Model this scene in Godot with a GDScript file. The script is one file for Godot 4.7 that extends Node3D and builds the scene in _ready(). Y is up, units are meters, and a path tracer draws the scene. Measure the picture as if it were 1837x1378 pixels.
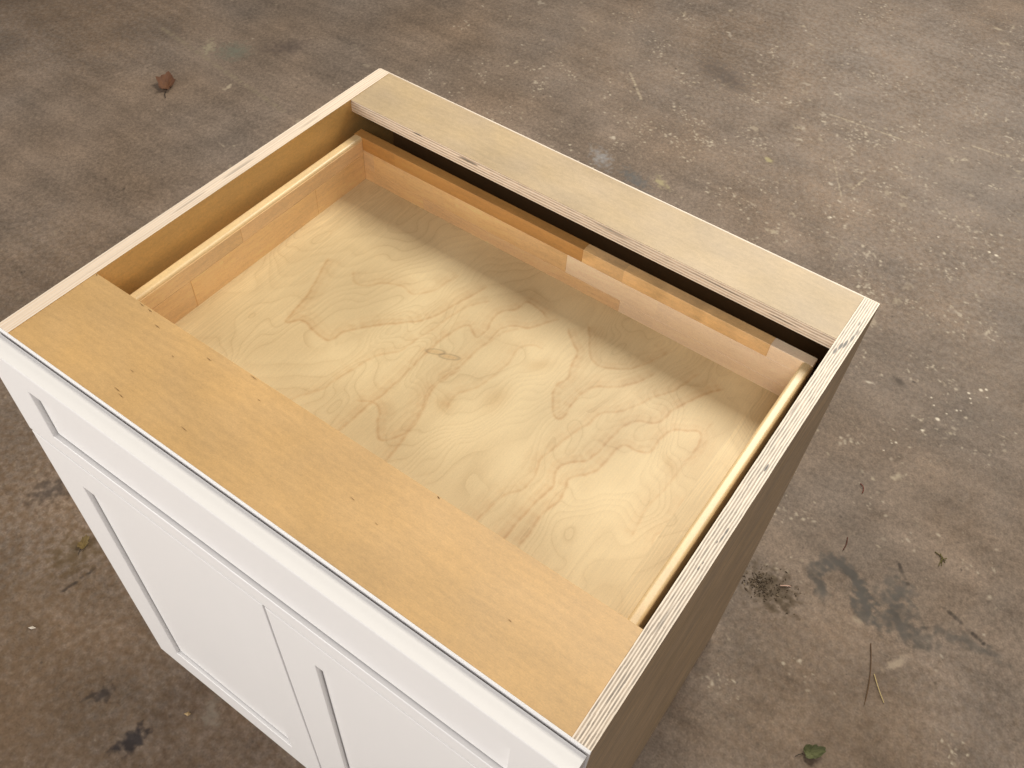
extends Node3D
# A white shaker base cabinet, top open, standing on a workshop's concrete floor.
# x runs along the cabinet's front, z towards the viewer, y up; metres; floor at y = 0.

const W := 0.718      # width of the carcass
const D := 0.600      # depth
const H := 0.876      # height of the top edge
const T := 0.018      # board thickness
var rng := RandomNumberGenerator.new()
var M := {}
var used := {}


func _ready():
	rng.seed = 4711
	# ---- camera, background, lamps, exposure
	var cam := Camera3D.new()
	cam.name = "camera"
	add_child(cam)
	cam.position = Vector3(0.775, H + 0.7301, 0.244)
	cam.basis = Basis.from_euler(Vector3(-0.8896, 0.5583, 0.0751), EULER_ORDER_YXZ)
	cam.fov = 44.42
	cam.near = 0.05
	cam.far = 60.0
	cam.current = true
	var we := WorldEnvironment.new()
	we.name = "environment"
	var env := Environment.new()
	env.background_mode = Environment.BG_COLOR
	env.background_color = Color(1.0, 0.97, 0.94)
	env.background_energy_multiplier = 0.25
	env.tonemap_mode = Environment.TONE_MAPPER_LINEAR
	env.tonemap_exposure = 1.04
	env.sdfgi_enabled = true
	env.ssao_enabled = true
	env.ssil_enabled = true
	we.environment = env
	add_child(we)
	lamp("ceiling_lamp", Vector3(0.3, H + 2.45, -2.5), Vector3(0.36, H, -0.4), Vector2(1.5, 1.0), Color(1.0, 0.97, 0.905), 9.2)
	lamp("ceiling_lamp", Vector3(0.9, H + 2.45, -6.2), Vector3(0.36, H, -0.6), Vector2(1.5, 1.0), Color(1.0, 0.97, 0.92), 12.0)
	lamp("ceiling_lamp", Vector3(1.3, H + 2.45, 2.2), Vector3(0.36, H, 0.0), Vector2(1.5, 1.0), Color(1.0, 0.98, 0.965), 3.2)
	lamp("front_fill", Vector3(-1.3, H + 0.25, 3.4), Vector3(0.36, H - 0.2, 0.0), Vector2(2.4, 1.2), Color(1.0, 0.982, 0.958), 11.5)  # unseen low fill light, added to brighten the white fronts

	# ---- materials
	make_materials()
	# ---- the floor
	floor_sheet()
	# ---- the cabinet, then what lies on the floor
	cabinet()
	litter()


func lamp(called, at: Vector3, towards: Vector3, size: Vector2, color: Color, energy: float):
	var l := AreaLight3D.new()
	l.name = numbered(called)
	add_child(l)
	l.area_size = size
	l.light_color = color
	l.light_energy = energy
	l.area_range = 12.0
	l.area_attenuation = 2.0
	l.shadow_enabled = true
	l.look_at_from_position(at, towards, Vector3.UP)


# ------------------------------------------------------------------ names and nodes
func numbered(called: String) -> String:
	var n: int = used.get(called, -1) + 1
	used[called] = n
	return called if n == 0 else "%s_%03d" % [called, n]


func thing(called: String, label: String, category: String, at := Vector3.ZERO, turn := 0.0, group := "") -> Node3D:
	var o := Node3D.new()
	o.name = numbered(called)
	add_child(o)
	o.position = at
	o.rotation.y = turn
	tag(o, label, category, group)
	return o


func tag(o, label: String, category: String, group := ""):
	o.set_meta("label", label)
	o.set_meta("category", category)
	if group != "":
		o.set_meta("group", group)


func piece(called: String, mesh: Mesh, parent: Node, label := "") -> MeshInstance3D:
	var o := MeshInstance3D.new()
	o.name = called
	o.mesh = mesh
	parent.add_child(o, true)
	if label != "":
		o.set_meta("label", label)
	return o


func group_part(called: String, parent: Node, label := "") -> Node3D:
	var o := Node3D.new()
	o.name = called
	parent.add_child(o, true)
	if label != "":
		o.set_meta("label", label)
	return o


# ------------------------------------------------------------------ shapes
func poly(st: SurfaceTool, pts: Array, normal: Vector3, uv: Callable, normals = null):
	# a convex polygon, front side towards normal
	var order := range(pts.size())
	if (pts[1] - pts[0]).cross(pts[2] - pts[0]).dot(normal) > 0.0:
		order.reverse()
	for k in range(1, pts.size() - 1):
		for i in [order[0], order[k], order[k + 1]]:
			st.set_normal(normal if normals == null else normals[i])
			st.set_uv(uv.call(pts[i]))
			st.add_vertex(pts[i])


func uv_for(axis: int, grain: int) -> Callable:
	# texture coordinates in metres: u along the grain, v across it
	var a := grain
	if axis == grain:
		a = (axis + 1) % 3
	var b := 3 - axis - a
	return func(p): return Vector2(p[a], p[b])


func board(lo: Vector3, hi: Vector3, bevel: float, mats: Array, grain: int) -> ArrayMesh:
	# a chamfered box; mats = material of the x, y and z faces
	var c := (lo + hi) * 0.5
	var h := (hi - lo) * 0.5
	var tools := []
	for k in 3:
		var st := SurfaceTool.new()
		st.begin(Mesh.PRIMITIVE_TRIANGLES)
		st.set_material(mats[k])
		tools.append(st)
	for ax in 3:
		var b := (ax + 1) % 3
		var d := (ax + 2) % 3
		for s in [-1.0, 1.0]:
			var pts := []
			for q in [[-1, -1], [1, -1], [1, 1], [-1, 1]]:
				var p := c
				p[ax] += s * h[ax]
				p[b] += q[0] * (h[b] - bevel)
				p[d] += q[1] * (h[d] - bevel)
				pts.append(p)
			var n := Vector3.ZERO
			n[ax] = s
			poly(tools[ax], pts, n, uv_for(ax, grain))
		for s in [-1.0, 1.0]:
			for r in [-1.0, 1.0]:
				# the edge between the faces b and d, running along ax
				var pts := []
				for e in [[-1, 0], [1, 0], [1, 1], [-1, 1]]:
					var p := c
					p[ax] += e[0] * (h[ax] - bevel)
					p[b] += s * (h[b] - (bevel if e[1] else 0.0))
					p[d] += r * (h[d] - (0.0 if e[1] else bevel))
					pts.append(p)
				var n := Vector3.ZERO
				n[b] = s
				n[d] = r
				var face := 1 if (b == 1 or d == 1) else b
				poly(tools[face], pts, n.normalized(), uv_for(face, grain))
	for sx in [-1.0, 1.0]:
		for sy in [-1.0, 1.0]:
			for sz in [-1.0, 1.0]:
				var pts := []
				for k in 3:
					var p := c
					var s3 := [sx, sy, sz]
					for j in 3:
						p[j] += s3[j] * (h[j] - (0.0 if j == k else bevel))
					pts.append(p)
				poly(tools[1], pts, Vector3(sx, sy, sz).normalized(), uv_for(1, grain))
	var mesh := ArrayMesh.new()
	for st in tools:
		st.generate_tangents()
		st.commit(mesh)
	return mesh


func extrude(outline: PackedVector2Array, axis: int, from: float, to: float, face_mat, edge_mat, grain: int, smooth_cos := 0.7) -> ArrayMesh:
	# outline in the plane across axis (order: next axis, next but one), pushed from .. to
	var b := (axis + 1) % 3
	var d := (axis + 2) % 3
	var caps := SurfaceTool.new()
	var rim := SurfaceTool.new()
	caps.begin(Mesh.PRIMITIVE_TRIANGLES)
	rim.begin(Mesh.PRIMITIVE_TRIANGLES)
	caps.set_material(face_mat)
	rim.set_material(edge_mat)
	var place := func(q: Vector2, t: float):
		var p := Vector3.ZERO
		p[b] = q.x
		p[d] = q.y
		p[axis] = t
		return p
	var tri := Geometry2D.triangulate_polygon(outline)
	for s in 2:
		var n := Vector3.ZERO
		n[axis] = -1.0 if s == 0 else 1.0
		for k in range(0, tri.size(), 3):
			var pts := []
			for j in 3:
				pts.append(place.call(outline[tri[k + j]], from if s == 0 else to))
			poly(caps, pts, n, uv_for(axis, grain))
	var count := outline.size()
	var sign := 1.0 if not Geometry2D.is_polygon_clockwise(outline) else -1.0
	var flat := []
	for k in count:
		var e := (outline[(k + 1) % count] - outline[k]).normalized()
		flat.append(Vector2(e.y, -e.x) * sign)
	# the outline's own turning sense decides which side is out
	var centre := Vector2.ZERO
	for q in outline:
		centre += q / count
	var area := 0.0
	for k in count:
		area += outline[k].cross(outline[(k + 1) % count])
	for k in count:
		var e := (outline[(k + 1) % count] - outline[k]).normalized()
		flat[k] = Vector2(e.y, -e.x) * (1.0 if area > 0 else -1.0)
	for k in count:
		var n2: Vector2 = flat[k]
		var na: Vector2 = flat[(k + count - 1) % count]
		var nb: Vector2 = flat[(k + 1) % count]
		var n0 := (n2 + na).normalized() if n2.dot(na) > smooth_cos else n2
		var n1 := (n2 + nb).normalized() if n2.dot(nb) > smooth_cos else n2
		var pts := [place.call(outline[k], from), place.call(outline[(k + 1) % count], from), place.call(outline[(k + 1) % count], to), place.call(outline[k], to)]
		var v0: Vector3 = place.call(n0, 0.0)
		var v1: Vector3 = place.call(n1, 0.0)
		var vn: Vector3 = place.call(n2, 0.0)
		var face := b if abs(n2.x) > abs(n2.y) else d
		poly(rim, pts, vn, uv_for(face, grain), [v0, v1, v1, v0])
	var mesh := ArrayMesh.new()
	for st in [caps, rim]:
		st.generate_tangents()
		st.commit(mesh)
	return mesh


func frame_ring(x0: float, x1: float, y0: float, y1: float, side: float, bottom: float, top: float, z_back: float, z_front: float, m) -> ArrayMesh:
	# a door's frame: one profile led round the rectangle with mitred corners, its edges eased
	var st := SurfaceTool.new()
	st.begin(Mesh.PRIMITIVE_TRIANGLES)
	st.set_material(m)
	var e := 0.0011
	var i := 0.0006
	# (share of the way from the outer to the inner edge, inset in metres there, z)
	var prof := [[0, 0.0, z_back], [0, 0.0, z_front - e], [0, e * 0.3, z_front - e * 0.3], [0, e, z_front], [1, -i, z_front], [1, 0.0, z_front - i], [1, 0.0, z_back]]
	var outer := [Vector2(x0, y0), Vector2(x1, y0), Vector2(x1, y1), Vector2(x0, y1)]
	var inner := [Vector2(x0 + side, y0 + bottom), Vector2(x1 - side, y0 + bottom), Vector2(x1 - side, y1 - top), Vector2(x0 + side, y1 - top)]
	var inwards := [Vector2(1, 1), Vector2(-1, 1), Vector2(-1, -1), Vector2(1, -1)]
	for k in 4:
		var l := (k + 1) % 4
		for j in prof.size():
			var a: Array = prof[j]
			var b: Array = prof[(j + 1) % prof.size()]
			var pts := []
			for q in [[k, a], [l, a], [l, b], [k, b]]:
				var base: Vector2 = outer[q[0]] if q[1][0] == 0 else inner[q[0]]
				base += inwards[q[0]] * q[1][1]
				pts.append(Vector3(base.x, base.y, q[1][2]))
			var n: Vector3 = (pts[1] - pts[0]).cross(pts[3] - pts[0]).normalized()
			var mid: Vector3 = (pts[0] + pts[2]) * 0.5
			var oc: Vector2 = (outer[k] + outer[l]) * 0.5
			var ic: Vector2 = (inner[k] + inner[l]) * 0.5
			var heart := Vector3((oc.x + ic.x) * 0.5, (oc.y + ic.y) * 0.5, (z_back + z_front) * 0.5)
			if n.dot(mid - heart) < 0.0:
				n = -n
			poly(st, pts, n, uv_for(2, 0 if k % 2 == 0 else 1))
	st.generate_tangents()
	return st.commit()


# ------------------------------------------------------------------ textures
func noise(seed_: int, freq: float, octaves := 3, kind := FastNoiseLite.TYPE_SIMPLEX_SMOOTH) -> FastNoiseLite:
	var n := FastNoiseLite.new()
	n.seed = seed_
	n.noise_type = kind
	n.frequency = freq
	n.fractal_type = FastNoiseLite.FRACTAL_FBM if octaves > 1 else FastNoiseLite.FRACTAL_NONE
	n.fractal_octaves = octaves
	return n


func tex(w: int, h: int, data: PackedByteArray) -> ImageTexture:
	var im := Image.create_from_data(w, h, false, Image.FORMAT_RGB8, data)
	im.generate_mipmaps()
	return ImageTexture.create_from_image(im)


func put(data: PackedByteArray, at: int, r: float, g: float, b: float):
	data[at] = clampi(int(r), 0, 255)
	data[at + 1] = clampi(int(g), 0, 255)
	data[at + 2] = clampi(int(b), 0, 255)


func wood(w: int, h: int, mw: float, mh: float, color: Color, seed_: int, streak: float, blotch: float, fleck: float, wave := 0.0) -> ImageTexture:
	# plain face grain along u; colour in sRGB; mw x mh metres
	var data := PackedByteArray()
	data.resize(w * h * 3)
	var fine := noise(seed_, 1.0, 2)
	var wide := noise(seed_ + 1, 1.0, 3)
	var blot := noise(seed_ + 2, 1.0, 3)
	var tick := noise(seed_ + 3, 1.0, 1)
	var cr := color.r * 255.0
	var cg := color.g * 255.0
	var cb := color.b * 255.0
	for y in h:
		var v := y * mh / h
		for x in w:
			var u := x * mw / w
			var bend := blot.get_noise_2d(u * 6.0, v * 9.0)
			var s := fine.get_noise_2d(u * 28.0, (v + bend * 0.004) * 900.0) * 0.6 + wide.get_noise_2d(u * 9.0, (v + bend * 0.006) * 130.0)
			var k := 1.0 + streak * s + blotch * bend
			var t := tick.get_noise_2d(u * 160.0, v * 1300.0)
			if t > 0.42:
				k -= fleck * (t - 0.42) * 2.0
			if wave > 0.0:
				k += wave * sin(u * 110.0 + bend * 9.0 + v * 60.0) * (0.5 + 0.5 * wide.get_noise_2d(u * 14.0 + 7.0, v * 20.0))
			k += (rng.randf() - 0.5) * 0.06 + fine.get_noise_2d(u * 260.0 + 50.0, v * 700.0) * 0.035 + tick.get_noise_2d(u * 85.0, v * 170.0) * blotch * 0.32
			var warm := blot.get_noise_2d(u * 11.0 + 30.0, v * 16.0) * blotch * 0.5
			put(data, (y * w + x) * 3, cr * k * (1.0 + warm * 0.25), cg * k, cb * k * (1.0 - warm))
	return tex(w, h, data)


func ply_edge(w: int, plies: int, seed_: int, marks: Array, contrast: float, mw: float, start := 0.0) -> ImageTexture:
	# the layered edge: u along mw metres of edge, v across the board's thickness
	var h := 64
	var data := PackedByteArray()
	data.resize(w * h * 3)
	var wob := noise(seed_, 1.0, 2)
	var fib := noise(seed_ + 1, 1.0, 2)
	for y in h:
		for x in w:
			var u := x * mw / w
			var v := (y + 0.5) / h + wob.get_noise_2d(u * 14.0, float(y) / h * 1.5) * 0.034
			var p := v * plies
			var i := int(floorf(p))
			var f := p - i
			var light := 0.5 + 0.5 * cos(PI * (i % 2))
			# long-grain plies are pale and smooth, cross-grain plies duller and rough
			var tone := lerpf(1.0 - contrast, 1.0, light) + wob.get_noise_2d(u * 3.0 + i * 17.0, 3.0) * 0.06
			if light < 0.5:
				tone += fib.get_noise_2d(u * 900.0, v * 60.0) * (0.02 + contrast * 0.3) + wob.get_noise_2d(u * 40.0 + i * 9.0, i * 5.0) * contrast * 0.6
			else:
				tone += fib.get_noise_2d(u * 60.0, v * 400.0) * 0.04
			tone -= 0.18 * pow(1.0 - clampf(minf(f, 1.0 - f) * 9.0, 0.0, 1.0), 2.0) * contrast * 2.0
			for m in marks:
				var du: float = (u + start - m[0]) / m[2]
				var dv: float = ((y + 0.5) / h - m[1]) / m[3]
				var q := du * du + dv * dv
				if q < 1.0:
					tone *= lerpf(m[4], 1.0, q * q)
			var c := 1.0 - (1.0 - light) * 0.04
			put(data, (y * w + x) * 3, 236.0 * tone, 221.0 * tone * c, 203.0 * tone * c * c)
	return tex(w, h, data)


func rotary_veneer() -> ImageTexture:
	# the drawer bottom: rotary cut birch, its growth lines drawn as the panel shows them (mm from the cabinet's left and front)
	var w := 1300
	var h := 1060
	var s := 0.5    # mm a pixel
	var dark := PackedFloat32Array()
	dark.resize(w * h)
	var lines := [
		[149, 361, 166, 346, 182, 350, 193, 365, 216, 377, 233, 374, 242, 380, 252, 397, 255, 414, 261, 437],
		[110, 360, 132, 303, 138, 281, 142, 257, 147, 246, 159, 259, 179, 256, 199, 253, 207, 257, 211, 277, 227, 298, 241, 315, 258, 332, 274, 350, 283, 374, 290, 403, 300, 442],
		[230, 160, 248, 194, 252, 217, 259, 249, 266, 273, 282, 293, 285, 316, 291, 343, 294, 368, 302, 401, 320, 426],
		[302, 158, 304, 185, 305, 208, 308, 230, 309, 264, 308, 294, 308, 322, 311, 347, 315, 365, 322, 374, 333, 368, 340, 365, 343, 379, 338, 401, 339, 418, 350, 430, 355, 450, 378, 448, 395, 439],
		[366, 192, 361, 213, 357, 238, 345, 268, 347, 293, 352, 318, 352, 346, 355, 370, 355, 392, 364, 407, 380, 415, 390, 431, 403, 452],
		[433, 466, 446, 450, 462, 426, 478, 417, 496, 424, 510, 434, 520, 449, 531, 475, 537, 491],
		[417, 446, 432, 432, 448, 419, 454, 398, 461, 379, 457, 359, 465, 342, 480, 324, 488, 327, 486, 348, 486, 368, 495, 389, 512, 401, 530, 425, 538, 449],
		[491, 173, 492, 190, 497, 209, 506, 223, 507, 245, 500, 266, 504, 289, 508, 314, 516, 339, 520, 361, 534, 373, 546, 394, 556, 418, 569, 438, 581, 482],
		[525, 172, 525, 199, 528, 229, 529, 247, 522, 264, 526, 280, 539, 293, 544, 307, 546, 327, 548, 354, 556, 373, 574, 383, 580, 397, 583, 416, 593, 440, 604, 462, 616, 478],
		[542, 174, 540, 207, 544, 235, 541, 253, 538, 265, 551, 281, 557, 294, 558, 315, 561, 336, 578, 339, 590, 346, 590, 367, 595, 387, 608, 396, 621, 403, 628, 390, 629, 366, 625, 354],
		[628, 239, 625, 263, 623, 289, 627, 309, 627, 329, 628, 351, 634, 382, 627, 408, 627, 427],
		[656, 236, 647, 256, 650, 269, 652, 284, 649, 306, 651, 322],
		[313, 216, 338, 187, 347, 182, 358, 194, 363, 210, 360, 232, 352, 255, 347, 275, 350, 294, 355, 315],
		[346, 305, 349, 335, 356, 366, 361, 392, 375, 410],
		[378, 256, 374, 282, 386, 304, 391, 329, 393, 355, 390, 381, 401, 396, 416, 397],
	]
	var strength := [0.6, 1.0, 0.6, 0.9, 0.9, 0.8, 1.0, 0.8, 1.1, 1.0, 0.5, 0.5, 0.9, 0.5, 0.6]
	var wander := noise(77, 0.05, 2)
	for li in lines.size():
		var l: Array = lines[li].duplicate()
		if l[1] < 220:      # runs on under the front rail
			l = [l[0] * 2 - l[2], l[1] * 2 - l[3] - 40] + l
		var curve := Curve2D.new()
		var count := l.size() / 2
		for k in count:
			var p := Vector2(l[k * 2], l[k * 2 + 1])
			var a := Vector2(l[maxi(k - 1, 0) * 2], l[maxi(k - 1, 0) * 2 + 1])
			var b := Vector2(l[mini(k + 1, count - 1) * 2], l[mini(k + 1, count - 1) * 2 + 1])
			var t := (b - a) / 6.0
			curve.add_point(p, -t, t)
		curve.bake_interval = 0.3
		var baked := curve.get_baked_points()
		for k in baked.size() - 1:
			var p := baked[k]
			p += Vector2(wander.get_noise_2d(p.y, p.x), wander.get_noise_2d(p.x, p.y)) * 1.1
			var d := (baked[k + 1] - baked[k]).normalized()
			var n := Vector2(-d.y, d.x)
			var ends := minf(1.0, minf(k, baked.size() - 1 - k) / 40.0)
			var vary := 0.75 + 0.5 * wander.get_noise_2d(p.x * 1.7 + li * 90.0, p.y * 1.7)
			for o in range(-12, 110):
				var dist := o * 0.25
				# a crisp late-wood line, then a slow fade to one side
				var f := 0.0
				if dist < 0.0:
					f = 0.7 * exp(-pow(dist / 1.2, 2.0)) + 0.3 * exp(-pow(dist / 3.0, 2.0))
				else:
					f = 0.40 * exp(-pow(dist / 1.5, 2.0)) + 0.60 * exp(-dist / 6.0) + 0.22 * exp(-pow((dist - 7.0) / 2.4, 2.0)) + 0.14 * exp(-pow((dist - 15.0) / 3.2, 2.0))
				f *= strength[li] * ends * vary
				var q := p + n * dist
				var x := int(q.x / s)
				var y := int(q.y / s)
				if x >= 0 and y >= 0 and x < w and y < h and dark[y * w + x] < f:
					dark[y * w + x] = f
	var field := noise(21, 1.0, 2)
	var warp := noise(22, 1.0, 3)
	var fine := noise(23, 1.0, 2)
	var tone := noise(24, 1.0, 3)
	var data := PackedByteArray()
	data.resize(w * h * 3)
	for y in h:
		var v := y * s * 0.001
		for x in w:
			var u := x * s * 0.001
			var wx := warp.get_noise_2d(u * 7.0, v * 4.0)
			# faint growth bands: a slow field cut into steps with one sharp side
			var f := field.get_noise_2d(u * 3.4 + wx * 0.30, v * 1.5 + wx * 0.14) * 9.0 + u * 7.0
			var band := f - floorf(f)
			var step := exp(-band * 8.0) * 0.6 * (0.5 + 0.5 * clampf(tone.get_noise_2d(u * 9.0 + 4.0, v * 5.0) * 2.0 + 0.5, 0.0, 1.0)) + band * 0.25
			var streaks := fine.get_noise_2d((u + wx * 0.004) * 420.0, v * 9.0)
			var pores := fine.get_noise_2d(u * 1500.0, v * 150.0)
			# left of the big loop the veneer turns to close straight lines
			var left := clampf((0.17 - u) * 9.0, 0.0, 1.0)
			var cl := tone.get_noise_2d(u * 5.0, v * 3.5)
			var k := 1.0 - dark[y * w + x] * 0.105 - step * 0.15 + streaks * (0.018 + 0.035 * left) + pores * 0.014 + (rng.randf() - 0.5) * 0.05 + cl * 0.09
			var warm := dark[y * w + x] * 0.12 + step * 0.09 - cl * 0.04
			# a plugged double knot and a few mineral spots
			for m in [[0.315, 0.317, 0.0115, 0.0042, 0.5], [0.333, 0.3205, 0.0125, 0.0042, 0.45], [0.413, 0.304, 0.012, 0.02, 0.0], [0.423, 0.374, 0.016, 0.008, 0.9], [0.615, 0.345, 0.014, 0.006, -0.6], [0.372, 0.262, 0.010, 0.012, 0.2]]:
				var du: float = u - m[0]
				var dv: float = v - m[1]
				var a: float = (du * cos(m[4]) + dv * sin(m[4])) / m[2]
				var b: float = (-du * sin(m[4]) + dv * cos(m[4])) / m[3]
				var q := a * a + b * b
				if q < 5.0:
					if m[2] < 0.0126 and m[3] < 0.006:
						k -= 0.13 * exp(-pow((q - 0.9) / 0.35, 2.0)) + 0.04 * exp(-q * 1.5)
						warm += 0.10 * exp(-q)
					else:
						k -= 0.055 * exp(-q)
						warm += 0.07 * exp(-q)
			put(data, (y * w + x) * 3, 224.0 * (k + dark[y * w + x] * 0.022), 202.0 * k * (1.0 - warm * 0.42), 158.0 * k * (1.0 - warm))
	return tex(w, h, data)


const FN := 2048          # floor texture pixels
const FS := 4.6           # metres it spans
const FX := -2.6          # its left edge
const FZ := -3.9          # its far edge
var fd := PackedByteArray()
var edge_noise: FastNoiseLite


func stain(x: float, z: float, a: float, b: float, turn: float, color: Color, strength: float, rough := 0.5, soft := 0.35):
	# a mark on the floor: an uneven ellipse a x b metres, mixed into the floor's own colour
	var px := (x - FX) / FS * FN
	var pz := (z - FZ) / FS * FN
	var r := int(maxf(a, b) / FS * FN * 1.6) + 2
	var ct := cos(turn)
	var sn := sin(turn)
	var ap := maxf(a / FS * FN, 0.5)
	var bp := maxf(b / FS * FN, 0.5)
	for j in range(int(pz) - r, int(pz) + r + 1):
		for i in range(int(px) - r, int(px) + r + 1):
			var dx := i + 0.5 - px
			var dz := j + 0.5 - pz
			var q := sqrt(pow((dx * ct + dz * sn) / ap, 2.0) + pow((-dx * sn + dz * ct) / bp, 2.0))
			q += edge_noise.get_noise_2d(i * 1.0, j * 1.0) * rough
			var f := clampf((1.0 - q) / soft, 0.0, 1.0) * strength
			if f > 0.0:
				var at := (posmod(j, FN) * FN + posmod(i, FN)) * 3
				put(fd, at, lerpf(fd[at], color.r * 255.0, f), lerpf(fd[at + 1], color.g * 255.0, f), lerpf(fd[at + 2], color.b * 255.0, f))


func scratch(a: Vector2, b: Vector2, width: float, color: Color, strength: float):
	var n := int(a.distance_to(b) / 0.004) + 1
	for k in n + 1:
		var p := a.lerp(b, float(k) / n)
		var w := edge_noise.get_noise_2d(p.x * 900.0, p.y * 900.0)
		if w > -0.25:
			stain(p.x + w * 0.004, p.y, 0.004, width, atan2(b.y - a.y, b.x - a.x), color, strength * (0.6 + w), 0.3, 0.6)


func floor_texture() -> ImageTexture:
	edge_noise = noise(5, 0.11, 3)
	var big := noise(31, 0.006, 4).get_seamless_image(512, 512)
	var mid := noise(32, 0.022, 4).get_seamless_image(1024, 1024)
	var fine := noise(33, 0.16, 3).get_seamless_image(1024, 1024)
	var tint := noise(34, 0.02, 3).get_seamless_image(512, 512)
	var nb := big.get_data()
	var nm := mid.get_data()
	var nf := fine.get_data()
	var nt := tint.get_data()
	fd.resize(FN * FN * 3)
	var at := 0
	for y in FN:
		var yb := (y >> 2) * 512
		var ym := (y >> 1) * 1024
		var yf := (y & 1023) * 1024
		for x in FN:
			var f := nf[yf + (x & 1023)] - 128.0
			var g := nf[((y * 3 + 411) & 1023) * 1024 + ((x * 3 + 77) & 1023)] - 128.0
			var k := 1.0 + (nb[yb + (x >> 2)] - 128.0) * 0.0006 + (nm[ym + (x >> 1)] - 128.0) * 0.0008 + f * 0.0009 + g * 0.0010
			k += (nm[((y * 2) & 1023) * 1024 + ((x >> 2) & 1023)] - 128.0) * 0.0005 + (rng.randf() - 0.5) * 0.13
			var t := (nt[yb + (x >> 2)] - 128.0) * 0.00018
			fd[at] = clampi(int(123.0 * k * (1.0 + t)), 0, 255)
			fd[at + 1] = clampi(int(108.5 * k), 0, 255)
			fd[at + 2] = clampi(int(96.0 * k * (1.0 - t * 1.4)), 0, 255)
			at += 3
	var pale := Color8(176, 163, 142)
	var dark := Color8(62, 54, 48)
	# broad worn and oily areas at random, then painted shade and brightness
	for k in 60:
		var p := Vector2(rng.randf_range(-2.4, 1.5), rng.randf_range(-3.6, 0.4))
		stain(p.x, p.y, rng.randf_range(0.05, 0.22), rng.randf_range(0.03, 0.12), rng.randf() * PI, dark if rng.randf() < 0.6 else Color8(150, 138, 122), rng.randf_range(0.05, 0.16), 0.9, 1.0)
	for q in [[-0.15, 0.25, 0.75, 0.45, 0.2, 0.34], [-0.75, -0.3, 0.5, 0.35, 0.6, 0.16], [-2.0, -1.3, 0.5, 0.4, 0.3, 0.2], [1.05, -0.55, 0.35, 0.3, 0.2, 0.16]]:  # dimmer floor around the cabinet, its shade painted in as brown patches
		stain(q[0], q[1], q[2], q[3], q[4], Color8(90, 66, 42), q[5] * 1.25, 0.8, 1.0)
	for q in [[0.6, -2.3, 0.9, 0.7, 0.34], [0.0, -2.9, 0.8, 0.5, 0.28], [-0.5, -2.2, 0.5, 0.4, 0.16], [0.95, -1.6, 0.4, 0.45, 0.16]]:  # lamplight on the far floor, painted in as pale patches
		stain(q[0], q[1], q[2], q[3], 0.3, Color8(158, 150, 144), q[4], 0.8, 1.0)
	# pale flecks of plaster and paint, thickest behind the cabinet
	for k in 2600:
		var p := Vector2(0.35 + rng.randfn() * 0.75, -2.05 + rng.randfn() * 0.62)
		if k > 1700:
			p = Vector2(rng.randf_range(-2.3, 1.4), rng.randf_range(-3.4, 0.3))
		var big_one := rng.randf() < 0.09
		var a := rng.randf_range(0.0025, 0.007) if not big_one else rng.randf_range(0.008, 0.02)
		stain(p.x, p.y, a, a * rng.randf_range(0.3, 0.8), 0.4 + rng.randfn() * 0.7, pale if rng.randf() < 0.75 else Color8(196, 186, 170), rng.randf_range(0.2, 0.85) * (1.0 if k <= 1700 else 0.5), 0.9, 0.8)
	for k in 260:
		var c := Vector2(0.45 + rng.randfn() * 0.6, -2.0 + rng.randfn() * 0.6)
		var spread := rng.randf_range(0.015, 0.05)
		var heading := 0.4 + rng.randfn() * 0.8
		for j in rng.randi_range(6, 26):
			var p := c + Vector2(rng.randfn() * spread, rng.randfn() * spread * 0.5).rotated(heading)
			var a := rng.randf_range(0.002, 0.006)
			stain(p.x, p.y, a, a * rng.randf_range(0.4, 0.9), heading + rng.randfn() * 0.6, pale.lightened(0.12), rng.randf_range(0.35, 0.95), 0.9, 0.8)
	for k in 900:
		var a := rng.randf_range(0.0015, 0.005)
		stain(rng.randf_range(-2.3, 1.4), rng.randf_range(-3.4, 0.3), a, a * 0.7, rng.randf() * PI, dark, rng.randf_range(0.25, 0.7), 0.6, 0.7)
	for k in 26:
		var p := Vector2(0.3 + rng.randfn() * 0.7, -2.1 + rng.randfn() * 0.5)
		var d := Vector2.from_angle(0.2 + rng.randfn() * 0.9) * rng.randf_range(0.03, 0.14)
		scratch(p, p + d, 0.0022, pale, rng.randf_range(0.25, 0.55))
	# the marks one can point at
	scratch(Vector2(0.24, -2.264), Vector2(0.521, -2.287), 0.0045, pale, 0.8)
	scratch(Vector2(0.628, -2.384), Vector2(0.714, -2.394), 0.005, pale, 0.8)
	scratch(Vector2(0.331, -2.069), Vector2(0.422, -1.914), 0.004, pale, 0.6)
	scratch(Vector2(0.424, -1.974), Vector2(0.437, -2.045), 0.0045, pale, 0.9)
	scratch(Vector2(-0.333, -2.07), Vector2(-0.236, -1.971), 0.006, pale, 0.9)
	scratch(Vector2(-1.581, -1.351), Vector2(-0.995, -1.274), 0.012, Color8(140, 128, 108), 0.5)
	scratch(Vector2(-0.285, 0.036), Vector2(-0.275, -0.029), 0.004, dark, 0.8)
	stain(-0.10, -2.245, 0.13, 0.06, 0.3, Color8(70, 62, 58), 0.55, 0.5, 0.9)
	stain(-1.215, -1.515, 0.05, 0.09, 0.6, Color8(74, 64, 60), 0.5, 0.6, 0.9)
	stain(-0.854, -1.225, 0.03, 0.05, 0.2, dark, 0.45, 0.6, 0.9)
	stain(-1.393, -1.367, 0.05, 0.022, 0.9, Color8(165, 158, 132), 0.55, 0.7, 0.8)
	stain(-1.32, -1.40, 0.06, 0.06, 0.0, Color8(104, 116, 104), 0.5, 0.5, 1.0)
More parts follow.
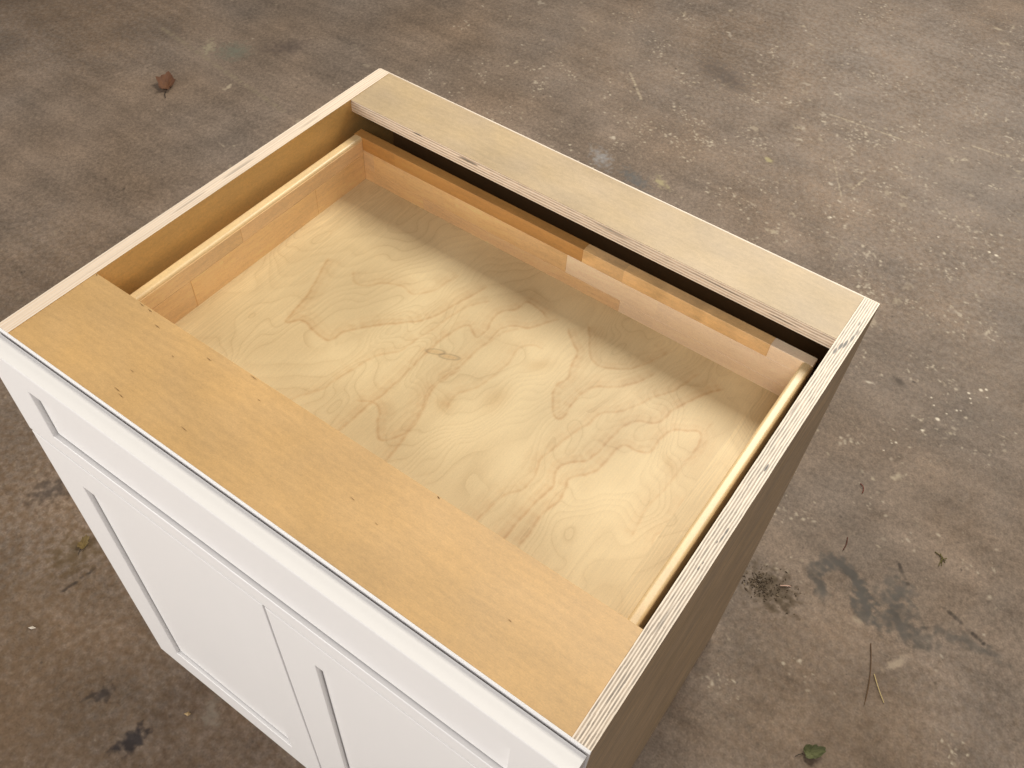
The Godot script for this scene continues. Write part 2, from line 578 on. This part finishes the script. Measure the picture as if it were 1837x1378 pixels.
	stain(-0.18, -1.66, 0.06, 0.035, 0.7, Color8(158, 160, 166), 0.6, 0.8, 0.9)
	stain(-0.06, -1.64, 0.07, 0.03, 0.4, Color8(96, 99, 102), 0.6, 0.8, 0.9)
	stain(0.0, -1.673, 0.035, 0.016, 0.5, Color8(176, 166, 128), 0.7, 0.7, 0.7)
	stain(0.19, -1.95, 0.018, 0.012, 0.5, Color8(170, 160, 120), 0.8, 0.5, 0.6)
	for q in [[0.425, -1.831, 5], [0.463, -1.895, 4], [0.681, -1.937, 4], [0.759, -1.849, 4], [0.808, -1.964, 6], [0.826, -1.963, 7], [0.884, -1.349, 7], [0.867, -1.298, 5], [0.833, -1.231, 4], [0.819, -1.195, 3], [0.826, -1.224, 3], [0.864, -1.382, 3], [0.852, -1.40, 3], [0.91, -1.399, 4], [0.918, -1.404, 3], [0.936, -1.491, 7], [0.945, -1.50, 5], [0.916, -1.465, 5], [0.924, -1.452, 4], [0.954, -1.478, 3], [0.93, -1.44, 3], [0.895, -1.376, 3]]:
		stain(q[0], q[1], q[2] * 0.0009, q[2] * 0.0008, 0.0, Color8(226, 216, 198), 0.95, 0.15, 0.5)
	stain(0.776, -1.399, 0.022, 0.014, 0.4, dark, 0.6, 0.4, 0.8)
	# the grey scab beside the cabinet: a hooked loop, a body and a tail
	var scab := Color8(84, 79, 74)
	var hook := [Vector2(0.850, -0.800), Vector2(0.818, -0.835), Vector2(0.826, -0.872), Vector2(0.855, -0.885), Vector2(0.885, -0.872), Vector2(0.910, -0.850), Vector2(0.922, -0.825), Vector2(0.930, -0.800)]
	for k in hook.size() - 1:
		for j in 6:
			var p: Vector2 = hook[k].lerp(hook[k + 1], j / 6.0)
			stain(p.x, p.y, 0.019 + k * 0.002, 0.015, 0.5, scab, 0.4, 0.7, 0.7)
	for q in [[0.955, -0.905, 0.03, 0.02, 0.9], [0.975, -0.895, 0.022, 0.03, 0.3], [0.955, -0.865, 0.03, 0.022, 0.3], [0.985, -0.855, 0.035, 0.03, 0.2], [0.995, -0.825, 0.04, 0.028, 0.2], [1.03, -0.825, 0.04, 0.022, -0.2], [0.965, -0.825, 0.02, 0.03, 0.2], [1.075, -0.865, 0.035, 0.012, -0.1], [1.115, -0.875, 0.035, 0.012, 0.0], [1.15, -0.88, 0.03, 0.01, 0.2]]:
		stain(q[0], q[1], q[2] * 1.2, q[3] * 1.25, q[4], scab, 0.55, 0.8, 0.7)
	scratch(Vector2(0.94, -0.955), Vector2(0.975, -0.92), 0.005, dark, 0.8)
	scratch(Vector2(1.05, -0.915), Vector2(1.14, -0.885), 0.006, dark, 0.8)
	stain(1.013, -0.754, 0.010, 0.035, 0.5, Color8(176, 160, 140), 0.65, 0.6, 0.6)
	stain(0.925, -0.79, 0.014, 0.008, 0.2, pale, 0.5, 0.6, 0.6)
	# damp dirt under and round the little heap
	stain(0.765, -0.752, 0.062, 0.045, 0.3, Color8(70, 57, 40), 0.7, 0.9, 0.7)
	# spots in front of the doors
	stain(0.024, 0.142, 0.022, 0.032, 0.3, Color8(48, 44, 46), 0.8, 0.8, 0.6)
	stain(-0.075, 0.117, 0.014, 0.02, 0.3, Color8(58, 52, 50), 0.75, 0.8, 0.6)
	stain(-0.09, 0.135, 0.016, 0.004, 1.9, dark, 0.7, 0.5, 0.6)
	stain(0.098, 0.036, 0.026, 0.017, 0.5, Color8(150, 142, 130), 0.6, 0.9, 0.6)
	stain(0.085, 0.01, 0.012, 0.014, 0.5, Color8(140, 130, 118), 0.4, 0.9, 0.6)
	stain(-0.479, -0.089, 0.035, 0.05, 0.4, Color8(70, 64, 62), 0.6, 0.9, 0.9)
	stain(-0.33, -0.03, 0.05, 0.06, 0.4, Color8(84, 70, 48), 0.45, 0.9, 0.9)
	return tex(FN, FN, fd)


func grain_normal(freq: float, strength: float, size := 512) -> NoiseTexture2D:
	var t := NoiseTexture2D.new()
	t.width = size
	t.height = size
	t.seamless = true
	t.as_normal_map = true
	t.bump_strength = strength
	t.noise = noise(88, freq, 4)
	return t


func mat(texture, mw: float, mh: float, rough: float, at := Vector2.ZERO, tint := Color.WHITE) -> StandardMaterial3D:
	# a texture laid over mw x mh metres, its corner at at
	var m := StandardMaterial3D.new()
	m.albedo_color = tint
	m.albedo_texture = texture
	m.uv1_scale = Vector3(1.0 / mw, 1.0 / mh, 1.0)
	m.uv1_offset = Vector3(-at.x / mw, -at.y / mh, 0.0)
	m.roughness = rough
	m.metallic_specular = 0.7
	return m


func make_materials():
	# white lacquer
	var white := StandardMaterial3D.new()
	white.albedo_color = Color(0.93, 0.925, 0.925)
	white.roughness = 0.34
	white.metallic_specular = 0.45
	white.normal_enabled = true
	white.normal_texture = grain_normal(0.05, 1.2)
	white.normal_scale = 0.06
	white.uv1_scale = Vector3(9, 9, 1)
	M.white = white
	M.groove_shade = plain(Color8(92, 84, 78), 0.9)  # dark panel edges: the shadow line of the groove put into colour
	# front rail: warm maple veneer with pith flecks
	var front := wood(1440, 240, 0.72, 0.12, Color8(203, 164, 107), 101, 0.034, 0.06, 0.04)
	M.front_face = mat(front, 0.72, 0.12, 0.5, Vector2(0.0, -0.115))
	M.back_face = mat(wood(1440, 170, 0.72, 0.085, Color8(190, 168, 135), 131, 0.028, 0.07, 0.03), 0.72, 0.085, 0.48, Vector2(0.0, -0.6))
	M.back_face.metallic_specular = 0.45
	M.inside_face = mat(wood(800, 700, 0.8, 0.7, Color8(206, 164, 98), 141, 0.03, 0.06, 0.06), 0.8, 0.7, 0.5)
	M.back_inner_shade = mat(M.inside_face.albedo_texture, 0.8, 0.7, 0.7, Vector2.ZERO, Color(0.55, 0.50, 0.46))  # inside veneer tinted down to paint the shade behind the drawer
	M.outside_face = mat(wood(640, 900, 0.64, 0.9, Color8(180, 155, 122), 151, 0.20, 0.10, 0.10), 0.64, 0.9, 0.5)
	M.right_edge = mat(ply_edge(1400, 13, 161, [[-0.502, 0.30, 0.006, 0.10, 0.45], [-0.512, 0.42, 0.007, 0.10, 0.35], [-0.518, 0.58, 0.008, 0.09, 0.32], [-0.530, 0.74, 0.007, 0.09, 0.42], [-0.541, 0.80, 0.006, 0.06, 0.6], [-0.322, 0.66, 0.006, 0.045, 0.08], [-0.228, 0.72, 0.006, 0.06, 0.5], [-0.237, 0.72, 0.005, 0.06, 0.45], [-0.222, 0.62, 0.002, 0.04, 0.5], [-0.189, 0.56, 0.003, 0.04, 0.25], [-0.196, 0.60, 0.002, 0.03, 0.4], [-0.405, 0.18, 0.015, 0.05, 0.72], [-0.36, 0.24, 0.02, 0.05, 0.75], [-0.555, 0.62, 0.004, 0.05, 0.5], [-0.13, 0.5, 0.02, 0.06, 0.8], [-0.06, 0.45, 0.015, 0.05, 0.8]], 0.30, 0.7, -0.65), 0.7, T, 0.55, Vector2(-0.65, W - T))
	M.left_edge = mat(ply_edge(1200, 11, 171, [[-0.33, 0.45, 0.03, 0.12, 0.82], [-0.25, 0.5, 0.03, 0.10, 0.85], [-0.45, 0.6, 0.02, 0.08, 0.88]], 0.015, 0.7, -0.65), 0.7, T, 0.5, Vector2(-0.65, 0.0))
	M.rail_edge = mat(ply_edge(1200, 9, 181, [[0.13, 0.85, 0.008, 0.06, 0.4], [0.21, 0.70, 0.016, 0.12, 0.55], [0.42, 0.75, 0.03, 0.10, 0.75], [0.56, 0.6, 0.04, 0.06, 0.7], [0.64, 0.4, 0.02, 0.06, 0.7]], 0.17, 0.75), 0.75, T, 0.6, Vector2(0.0, H - T))
	M.front_edge = mat(M.rail_edge.albedo_texture, 0.75, T, 0.6, Vector2(0.3, H - T), Color(0.86, 0.70, 0.48))
	# drawer
	M.bottom = mat(rotary_veneer(), 0.65, -0.53, 0.5)
	M.bottom.metallic_specular = 0.5
	var solid := wood(900, 240, 0.45, 0.12, Color8(250, 220, 182), 191, 0.05, 0.06, 0.06)
	var figured := wood(900, 120, 0.45, 0.06, Color8(236, 200, 145), 195, 0.04, 0.08, 0.05, 0.075)
	M.side_wood = mat(wood(900, 240, 0.6, 0.12, Color8(236, 207, 156), 199, 0.03, 0.05, 0.04), 0.6, 0.12, 0.42)
	M.stave_orange = mat(solid, 0.45, 0.12, 0.42, Vector2(0.1, 0.0), Color(0.80, 0.67, 0.46))
	M.stave_amber = mat(solid, 0.45, 0.12, 0.42, Vector2(0.2, 0.03), Color(0.97, 0.92, 0.81))
	M.stave_pink = mat(wood(900, 240, 0.45, 0.12, Color8(254, 228, 196), 193, 0.03, 0.04, 0.03), 0.45, 0.12, 0.42, Vector2(0.05, 0.05))
	M.stave_rose = mat(solid, 0.45, 0.12, 0.42, Vector2(0.31, 0.02), Color(0.97, 0.93, 0.86))
	M.stave_figured = mat(figured, 0.45, 0.06, 0.34, Vector2(0.0, 0.0), Color(1.0, 0.97, 0.95))
	M.stave_tan = mat(solid, 0.45, 0.12, 0.45, Vector2(0.4, 0.01), Color(0.95, 0.92, 0.85))
	M.stave_brown = mat(solid, 0.45, 0.12, 0.45, Vector2(0.16, 0.07), Color(0.95, 0.91, 0.83))


func floor_sheet():
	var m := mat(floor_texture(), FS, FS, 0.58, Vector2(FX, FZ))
	m.metallic_specular = 0.3
	var st := SurfaceTool.new()
	st.begin(Mesh.PRIMITIVE_TRIANGLES)
	st.set_material(m)
	m.normal_enabled = true
	m.normal_texture = grain_normal(0.03, 6.0, 1024)
	m.normal_scale = 0.35
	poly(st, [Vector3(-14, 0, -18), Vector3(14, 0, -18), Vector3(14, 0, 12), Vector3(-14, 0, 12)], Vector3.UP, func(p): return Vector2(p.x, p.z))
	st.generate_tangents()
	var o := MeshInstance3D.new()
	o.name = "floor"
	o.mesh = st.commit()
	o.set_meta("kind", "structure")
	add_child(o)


# ------------------------------------------------------------------ the cabinet
func cabinet():
	var c := thing("base_cabinet", "white two-door plywood base cabinet without a worktop, its drawer box seen from above", "cabinet")
	var zb := -D + 0.0032     # the back panel's inner face
	for right in [false, true]:
		var x0 := W - T if right else 0.0
		# outline in (y, z): a notch for the toe space at the front's foot
		var out := PackedVector2Array([Vector2(0, zb), Vector2(0, -0.06), Vector2(0.105, -0.06), Vector2(0.105, -0.0012), Vector2(H, -0.0012), Vector2(H, zb)])
		var o := piece("side_panel", extrude(out, 0, x0, x0 + T, M.outside_face if right else M.inside_face, M.right_edge if right else M.left_edge, 2), c)
		var band := board(Vector3(x0, 0.105, -0.0012), Vector3(x0 + T, H, 0.0), 0.0002, [M.white, M.white, M.white], 1)
		piece("edge_band", band, o)
	# back panel covers the sides, its upper edge a hair lower
	piece("back_panel", board(Vector3(0, 0.02, -D), Vector3(W, H - 0.001, zb), 0.0004, [M.back_face, M.rail_edge, M.back_inner_shade], 0), c)
	var fr := piece("front_rail", board(Vector3(T, H - T, -0.111), Vector3(W - T, H - 0.0004, -0.0012), 0.0004, [M.rail_edge, M.front_face, M.front_edge], 0), c, "warm tan plywood rail across the top front")
	piece("edge_band", board(Vector3(T, H - T, -0.0012), Vector3(W - T, H, 0.0), 0.0002, [M.white, M.white, M.white], 0), fr)
	fleck_marks(fr)
	piece("back_rail", board(Vector3(T, H - T, zb), Vector3(W - T, H - 0.0004, -0.519), 0.0004, [M.rail_edge, M.back_face, M.rail_edge], 0), c, "pale plywood rail across the top back")
	piece("divider_rail", board(Vector3(T, H - 0.172, -0.08), Vector3(W - T, H - 0.154, -0.0), 0.0003, [M.white, M.inside_face, M.white], 0), c)
	piece("bottom_panel", board(Vector3(T, 0.105, zb), Vector3(W - T, 0.123, -0.001), 0.0003, [M.inside_face, M.inside_face, M.white], 0), c)
	piece("toe_kick", board(Vector3(T, 0, -0.078), Vector3(W - T, 0.105, -0.06), 0.0003, [M.white, M.white, M.white], 0), c)
	# fronts
	var df := group_part("drawer_front", c)
	piece("frame", frame_ring(0.001, 0.7165, H - 0.151, H - 0.006, 0.0565, 0.030, 0.0365, 0.002, 0.022, M.white), df)
	piece("panel", board(Vector3(0.0588, H - 0.1196, 0.006), Vector3(0.6588, H - 0.0437, 0.0163), 0.0005, [M.groove_shade, M.groove_shade, M.white], 0), df)
	for right in [false, true]:
		var x0 := 0.3642 if right else 0.0024
		var x1 := 0.7155 if right else 0.3612
		var d := group_part("door", c)
		piece("frame", frame_ring(x0, x1, H - 0.757, H - 0.1545, 0.0585, 0.0625, 0.0625, 0.002, 0.022, M.white), d)
		piece("panel", board(Vector3(x0 + 0.0598, H - 0.6932, 0.006), Vector3(x1 - 0.0596, H - 0.2182, 0.0163), 0.0005, [M.groove_shade, M.groove_shade, M.white], 1), d)
	drawer_box(c)


func fleck_marks(rail: Node):
	# thin dark pith flecks and edge chips in the front rail's veneer: slivers let into the face
	var m := StandardMaterial3D.new()
	m.albedo_color = Color8(104, 70, 36)
	m.roughness = 0.8
	var st := SurfaceTool.new()
	st.begin(Mesh.PRIMITIVE_TRIANGLES)
	st.set_material(m)
	for q in [[21, -109.5, 2.2, 1.0], [92, -109, 7, 0.6], [105, -108.5, 6, 0.7], [128, -98, 7, 0.6], [154, -43, 5, 0.4], [161, -19, 8, 0.6], [170, -16, 7, 0.5], [171, -80, 3, 0.5], [202, -99, 6, 0.6], [247, -25, 8, 0.5], [254, -109, 8, 0.6], [278, -92, 5, 0.4], [424, -62, 5, 0.4], [458, -55, 4, 0.4], [485, -109.6, 3, 0.9], [606, -51, 4, 0.5]]:
		var x: float = q[0] * 0.001
		var z: float = q[1] * 0.001
		var a: float = q[2] * 0.0007
		var b: float = q[3] * 0.0008
		var y := H + 0.00002
		poly(st, [Vector3(x - a, y, z - b * 0.6), Vector3(x, y, z - b * 0.5), Vector3(x + a, y, z + b * 0.8), Vector3(x + a * 0.2, y, z + b * 0.9)], Vector3.UP, func(p): return Vector2(p.x, p.z))
	st.generate_tangents()
	var o := piece("veneer_fleck", st.commit(), rail)
	o.set_meta("kind", "stuff")


func drawer_box(c: Node):
	var d := group_part("drawer_box", c, "pale birch drawer box, open at the top, with a swirling veneer bottom")
	var y1 := H - 0.040
	var y0 := H - 0.138
	var yb := H - 0.108
	var z0 := -0.506
	# sides with a rounded upper edge
	for right in [false, true]:
		var x0 := 0.679 if right else 0.031
		var x1 := 0.691 if right else 0.0445
		var out := PackedVector2Array([Vector2(x0, y0), Vector2(x1, y0)])
		var r := 0.0035
		for k in 7:
			var a := k / 6.0 * PI / 2.0
			out.append(Vector2(x1 - r + r * cos(a), y1 - r + r * sin(a)))
		for k in 7:
			var a := PI / 2.0 + k / 6.0 * PI / 2.0
			out.append(Vector2(x0 + r + r * cos(a), y1 - r + r * sin(a)))
		if right:
			piece("drawer_side", extrude(out, 2, z0, -0.030, M.side_wood, M.side_wood, 2), d)
		else:
			# the left side is glued up from staves: a thin core carries their seams
			var core := extrude(out, 2, z0, -0.030, M.side_wood, M.side_wood, 2)
			piece("drawer_side", core, d)
			for q in [[-0.0055, -0.066, -0.285, -0.505, M.stave_rose], [-0.0055, -0.066, -0.034, -0.2845, M.stave_tan], [-0.0665, -0.098, -0.034, -0.1995, M.stave_brown], [-0.0665, -0.098, -0.2005, -0.4115, M.stave_amber], [-0.0665, -0.098, -0.412, -0.505, M.stave_amber]]:
				var top: float = minf(y1 + q[0] + 0.001, y1 - 0.0038)
				piece("stave", board(Vector3(x1 - 0.004, H + q[1] - (0.012 if q[1] < -0.09 else 0.0), q[3]), Vector3(x1 + 0.0006, top if q[0] > -0.01 else H + q[0], q[2]), 0.0001, [q[4], q[4], q[4]], 2), d)
	# back: three rows of finger-jointed staves
	var rows := [
		[-0.040, -0.0600, [0.031, 0.3925, 0.640, 0.691], [M.stave_orange, M.stave_figured, M.stave_pink]],
		[-0.0602, -0.0895, [0.031, 0.062, 0.372, 0.691], [M.stave_brown, M.stave_amber, M.stave_pink]],
		[-0.0897, -0.138, [0.031, 0.146, 0.452, 0.691], [M.stave_amber, M.stave_rose, M.stave_pink]],
	]
	for r in rows:
		for k in r[3].size():
			var xs: Array = r[2]
			piece("stave", board(Vector3(xs[k] + (0.0001 if k else 0.0), H + r[1], -0.520), Vector3(xs[k + 1], H + r[0], z0), 0.0003, [r[3][k], r[3][k], r[3][k]], 0), d)
	piece("drawer_bottom", board(Vector3(0.0425, yb - 0.006, z0 - 0.004), Vector3(0.6805, yb, -0.028), 0.0003, [M.bottom, M.bottom, M.bottom], 0), d)
	piece("drawer_end", board(Vector3(0.0445, y0, -0.044), Vector3(0.679, y1, -0.030), 0.001, [M.stave_amber, M.stave_amber, M.stave_amber], 0), d)


# ------------------------------------------------------------------ what lies on the floor
func leaf(called: String, label: String, at: Vector2, turn: float, size: float, lobes: int, curl: float, color: Color, tip: Color, seed_: int):
	# a small leaf, lobed and curled up, thin but solid
	var n := noise(seed_, 1.0, 2)
	var st := SurfaceTool.new()
	st.begin(Mesh.PRIMITIVE_TRIANGLES)
	var m := StandardMaterial3D.new()
	m.vertex_color_use_as_albedo = true
	m.roughness = 0.75
	st.set_material(m)
	var around := 36
	var rings := 5
	for layer in 2:
		var verts := []
		for r in rings + 1:
			for k in around:
				var a := TAU * k / around
				var edge := size * (0.5 + 0.06 * cos(a * lobes) + 0.10 * n.get_noise_2d(cos(a) * 3.0, sin(a) * 3.0)) * (1.0 + 0.25 * cos(a))
				var q := edge * r / rings
				var x := cos(a) * q
				var z := sin(a) * q * 0.72
				var y := 0.0015 + curl * (z * z + 0.4 * x * x) / size + 0.10 * size * r / rings * (0.5 + n.get_noise_2d(x / size * 4.0, z / size * 4.0)) - layer * 0.0007
				y += 0.06 * size * absf(sin(a * 3.0)) * r / rings
				verts.append([Vector3(x, maxf(y, 0.0008 - layer * 0.0005), z), color.lerp(tip, clampf(float(r) / rings * 0.6 + n.get_noise_2d(x / size * 6.0 + 9.0, z / size * 6.0) * 0.8, 0.0, 1.0))])
		for r in rings:
			for k in around:
				var l := (k + 1) % around
				var idx := [r * around + k, r * around + l, (r + 1) * around + l, (r + 1) * around + k]
				for t in [[0, 1, 2], [0, 2, 3]]:
					var order: Array = t if layer == 0 else [t[0], t[2], t[1]]
					for i in order:
						st.set_color(verts[idx[i]][1])
						st.add_vertex(verts[idx[i]][0])
	st.generate_normals()
	var o := thing(called, label, "leaf", Vector3(at.x, 0.0, at.y), turn)
	piece("blade", st.commit(), o)
	var stem := SurfaceTool.new()
	stem.begin(Mesh.PRIMITIVE_TRIANGLES)
	stem.set_material(plain(tip.darkened(0.2)))
	tube(stem, [Vector3(-size * 0.35, 0.003, 0), Vector3(-size * 0.6, 0.003, size * 0.03), Vector3(-size * 0.8, 0.002, size * 0.1)], size * 0.018)
	piece("stalk", stem.commit(), o)


func plain(color: Color, rough := 0.8) -> StandardMaterial3D:
	var m := StandardMaterial3D.new()
	m.albedo_color = color
	m.roughness = rough
	return m


func tube(st: SurfaceTool, path: Array, radius: float, sides := 6):
	var rings := []
	for k in path.size():
		var d: Vector3 = (path[mini(k + 1, path.size() - 1)] - path[maxi(k - 1, 0)]).normalized()
		var a := d.cross(Vector3.UP if absf(d.y) < 0.9 else Vector3.RIGHT).normalized()
		var b := a.cross(d)
		var ring := []
		for s in sides:
			var t := TAU * s / sides
			ring.append([path[k] + (a * cos(t) + b * sin(t)) * radius * (1.0 if k < path.size() - 1 else 0.6), a * cos(t) + b * sin(t)])
		rings.append(ring)
	for k in path.size() - 1:
		for s in sides:
			var l := (s + 1) % sides
			var q := [rings[k][s], rings[k][l], rings[k + 1][l], rings[k + 1][s]]
			poly(st, [q[0][0], q[1][0], q[2][0], q[3][0]], (q[0][1] + q[1][1]).normalized(), func(_p): return Vector2.ZERO, [q[0][1], q[1][1], q[2][1], q[3][1]])
	for k in [0, path.size() - 1]:
		var pts := []
		for s in sides:
			pts.append(rings[k][s][0])
		var out: Vector3 = path[0] - path[1] if k == 0 else path[-1] - path[-2]
		poly(st, pts, out.normalized(), func(_p): return Vector2.ZERO)


func straw(called: String, label: String, category: String, a: Vector2, b: Vector2, radius: float, bend: float, color: Color, group := ""):
	var st := SurfaceTool.new()
	st.begin(Mesh.PRIMITIVE_TRIANGLES)
	st.set_material(plain(color))
	var mid := (a + b) * 0.5
	var path := []
	for k in 8:
		var t := k / 7.0
		var p := a.lerp(b, t) - mid
		var side := (b - a).orthogonal().normalized() * bend * sin(t * PI)
		path.append(Vector3(p.x + side.x, radius + 0.0006 + 0.002 * sin(t * PI), p.y + side.y))
	tube(st, path, radius)
	var o := piece(numbered(called), st.commit(), self)
	o.position = Vector3(mid.x, 0, mid.y)
	tag(o, label, category, group)


func crumb_mesh(st: SurfaceTool, at: Vector3, size: Vector3, turn: float, color: Color):
	var basis := Basis(Vector3.UP, turn)
	var ps := []
	for q in [Vector3(1, 0, 0), Vector3(0, 0, 1), Vector3(-1, 0, 0), Vector3(0, 0, -1), Vector3(0, 1, 0), Vector3(0, -0.5, 0)]:
		ps.append(at + basis * (q * size * rng.randf_range(0.6, 1.2)))
	for f in [[0, 1, 4], [1, 2, 4], [2, 3, 4], [3, 0, 4], [1, 0, 5], [2, 1, 5], [3, 2, 5], [0, 3, 5]]:
		var n: Vector3 = (ps[f[1]] - ps[f[0]]).cross(ps[f[2]] - ps[f[0]]).normalized()
		var out: Vector3 = (ps[f[0]] + ps[f[1]] + ps[f[2]]) / 3.0 - at
		if n.dot(out) < 0.0:
			n = -n
		st.set_color(color)
		poly(st, [ps[f[0]], ps[f[1]], ps[f[2]]], n, func(_p): return Vector2.ZERO)


func litter():
	leaf("dry_leaf", "curled russet dry leaf lying on the concrete behind the cabinet's left side", Vector2(-1.329, -1.147), 2.2, 0.064, 5, 1.5, Color(0.17, 0.075, 0.035), Color(0.10, 0.042, 0.022), 3)
	leaf("green_leaf", "crumpled green leaf on the floor off the cabinet's right side", Vector2(0.951, -0.511), 0.7, 0.034, 3, 1.6, Color(0.13, 0.14, 0.055), Color(0.07, 0.075, 0.03), 4)
	leaf("leaf_scrap", "yellow scrap of a leaf on the floor left of the doors", Vector2(-0.329, -0.048), 1.9, 0.026, 3, 1.2, Color(0.19, 0.13, 0.04), Color(0.12, 0.08, 0.03), 5)
	straw("straw", "long thin brown stalk on the floor below the grey stain", "straw", Vector2(0.961, -0.762), Vector2(0.995, -0.646), 0.0009, 0.004, Color8(96, 70, 44))
	straw("straw", "short pale straw on the floor beside the longer brown stalk", "straw", Vector2(0.988, -0.71), Vector2(1.022, -0.67), 0.0010, -0.002, Color8(190, 170, 120))
	straw("twig", "small reddish twig on the floor above the grey stain", "twig", Vector2(0.839, -0.946), Vector2(0.843, -0.913), 0.0010, 0.002, Color8(86, 46, 32))
	straw("twig", "tiny red curl of twig farthest from the grey stain", "twig", Vector2(0.811, -1.083), Vector2(0.823, -1.062), 0.0010, 0.004, Color8(110, 48, 36))
	# green grass scraps: three crossing blades
	var g := thing("grass_scrap", "few crossed dry green blades on the floor beyond the grey stain", "grass blades", Vector3(1.006, 0, -1.017))
	for k in 3:
		var st := SurfaceTool.new()
		st.begin(Mesh.PRIMITIVE_TRIANGLES)
		st.set_material(plain(Color8(96, 88, 44)))
		var t := 0.3 + k * 0.7
		tube(st, [Vector3(cos(t), 0, sin(t)) * -0.014 + Vector3(0.004 * k, 0.001 + 0.001 * k, 0.006 * k), Vector3(0.002, 0.003 + 0.001 * k, 0.004 * k), Vector3(cos(t + 0.3), 0, sin(t + 0.3)) * 0.013 + Vector3(0.004 * k, 0.001 + 0.001 * k, 0.006 * k)], 0.0011)
		piece("blade", st.commit(), g)
	# a flat heap of dirt and shavings
	var st2 := SurfaceTool.new()
	st2.begin(Mesh.PRIMITIVE_TRIANGLES)
	var cm := StandardMaterial3D.new()
	cm.vertex_color_use_as_albedo = true
	cm.roughness = 0.95
	st2.set_material(cm)
	for k in 300:
		var p := Vector2(rng.randfn() * 0.027, rng.randfn() * 0.018).rotated(-0.2)
		if k % 3 == 0:
			p = Vector2(rng.randfn() * 0.012 - 0.018, rng.randfn() * 0.012 + 0.004)
		var tone := rng.randf_range(0.45, 1.2)
		var col := Color(0.135, 0.098, 0.064) * tone
		if rng.randf() < 0.10:
			col = Color(0.26, 0.20, 0.13)
		var size := rng.randf_range(0.0005, 0.0019)
		crumb_mesh(st2, Vector3(p.x, size * 0.4 + 0.004 * exp(-p.length_squared() / 0.0004) * rng.randf(), p.y), Vector3(size * rng.randf_range(1.0, 2.4), size * 0.8, size), rng.randf() * TAU, col)
	var heap := piece("dirt_heap", st2.commit(), self)
	heap.position = Vector3(0.755, 0, -0.752)
	heap.set_meta("kind", "stuff")
	tag(heap, "scattered heap of brown dirt crumbs on the floor beside the cabinet's right panel", "dirt")
	straw("wood_sliver", "pale pinkish wood sliver lying on the heap of brown dirt", "sliver", Vector2(0.776, -0.768), Vector2(0.793, -0.779), 0.0011, 0.0, Color8(214, 176, 158))
	# white chips of paint
	for q in [[-0.268, 0.112, 0.007, "white paint chip alone on the dark floor left of the doors"], [0.739, -0.757, 0.0035, "tiny white crumb at the near edge of the heap of brown dirt"], [0.066, 0.056, 0.0075, "yellowish flake beside a pale blotch near the doors' lower edge"]]:
		var st3 := SurfaceTool.new()
		st3.begin(Mesh.PRIMITIVE_TRIANGLES)
		st3.set_material(plain(Color8(206, 196, 182) if q[2] < 0.0072 else Color8(176, 150, 108)))
		crumb_mesh(st3, Vector3(0, q[2] * 0.3, 0), Vector3(q[2], q[2] * 0.35, q[2] * 0.55), 0.6, Color.WHITE)
		var o := piece(numbered("chip"), st3.commit(), self)
		o.position = Vector3(q[0], 0, q[1])
		tag(o, q[3], "chip")
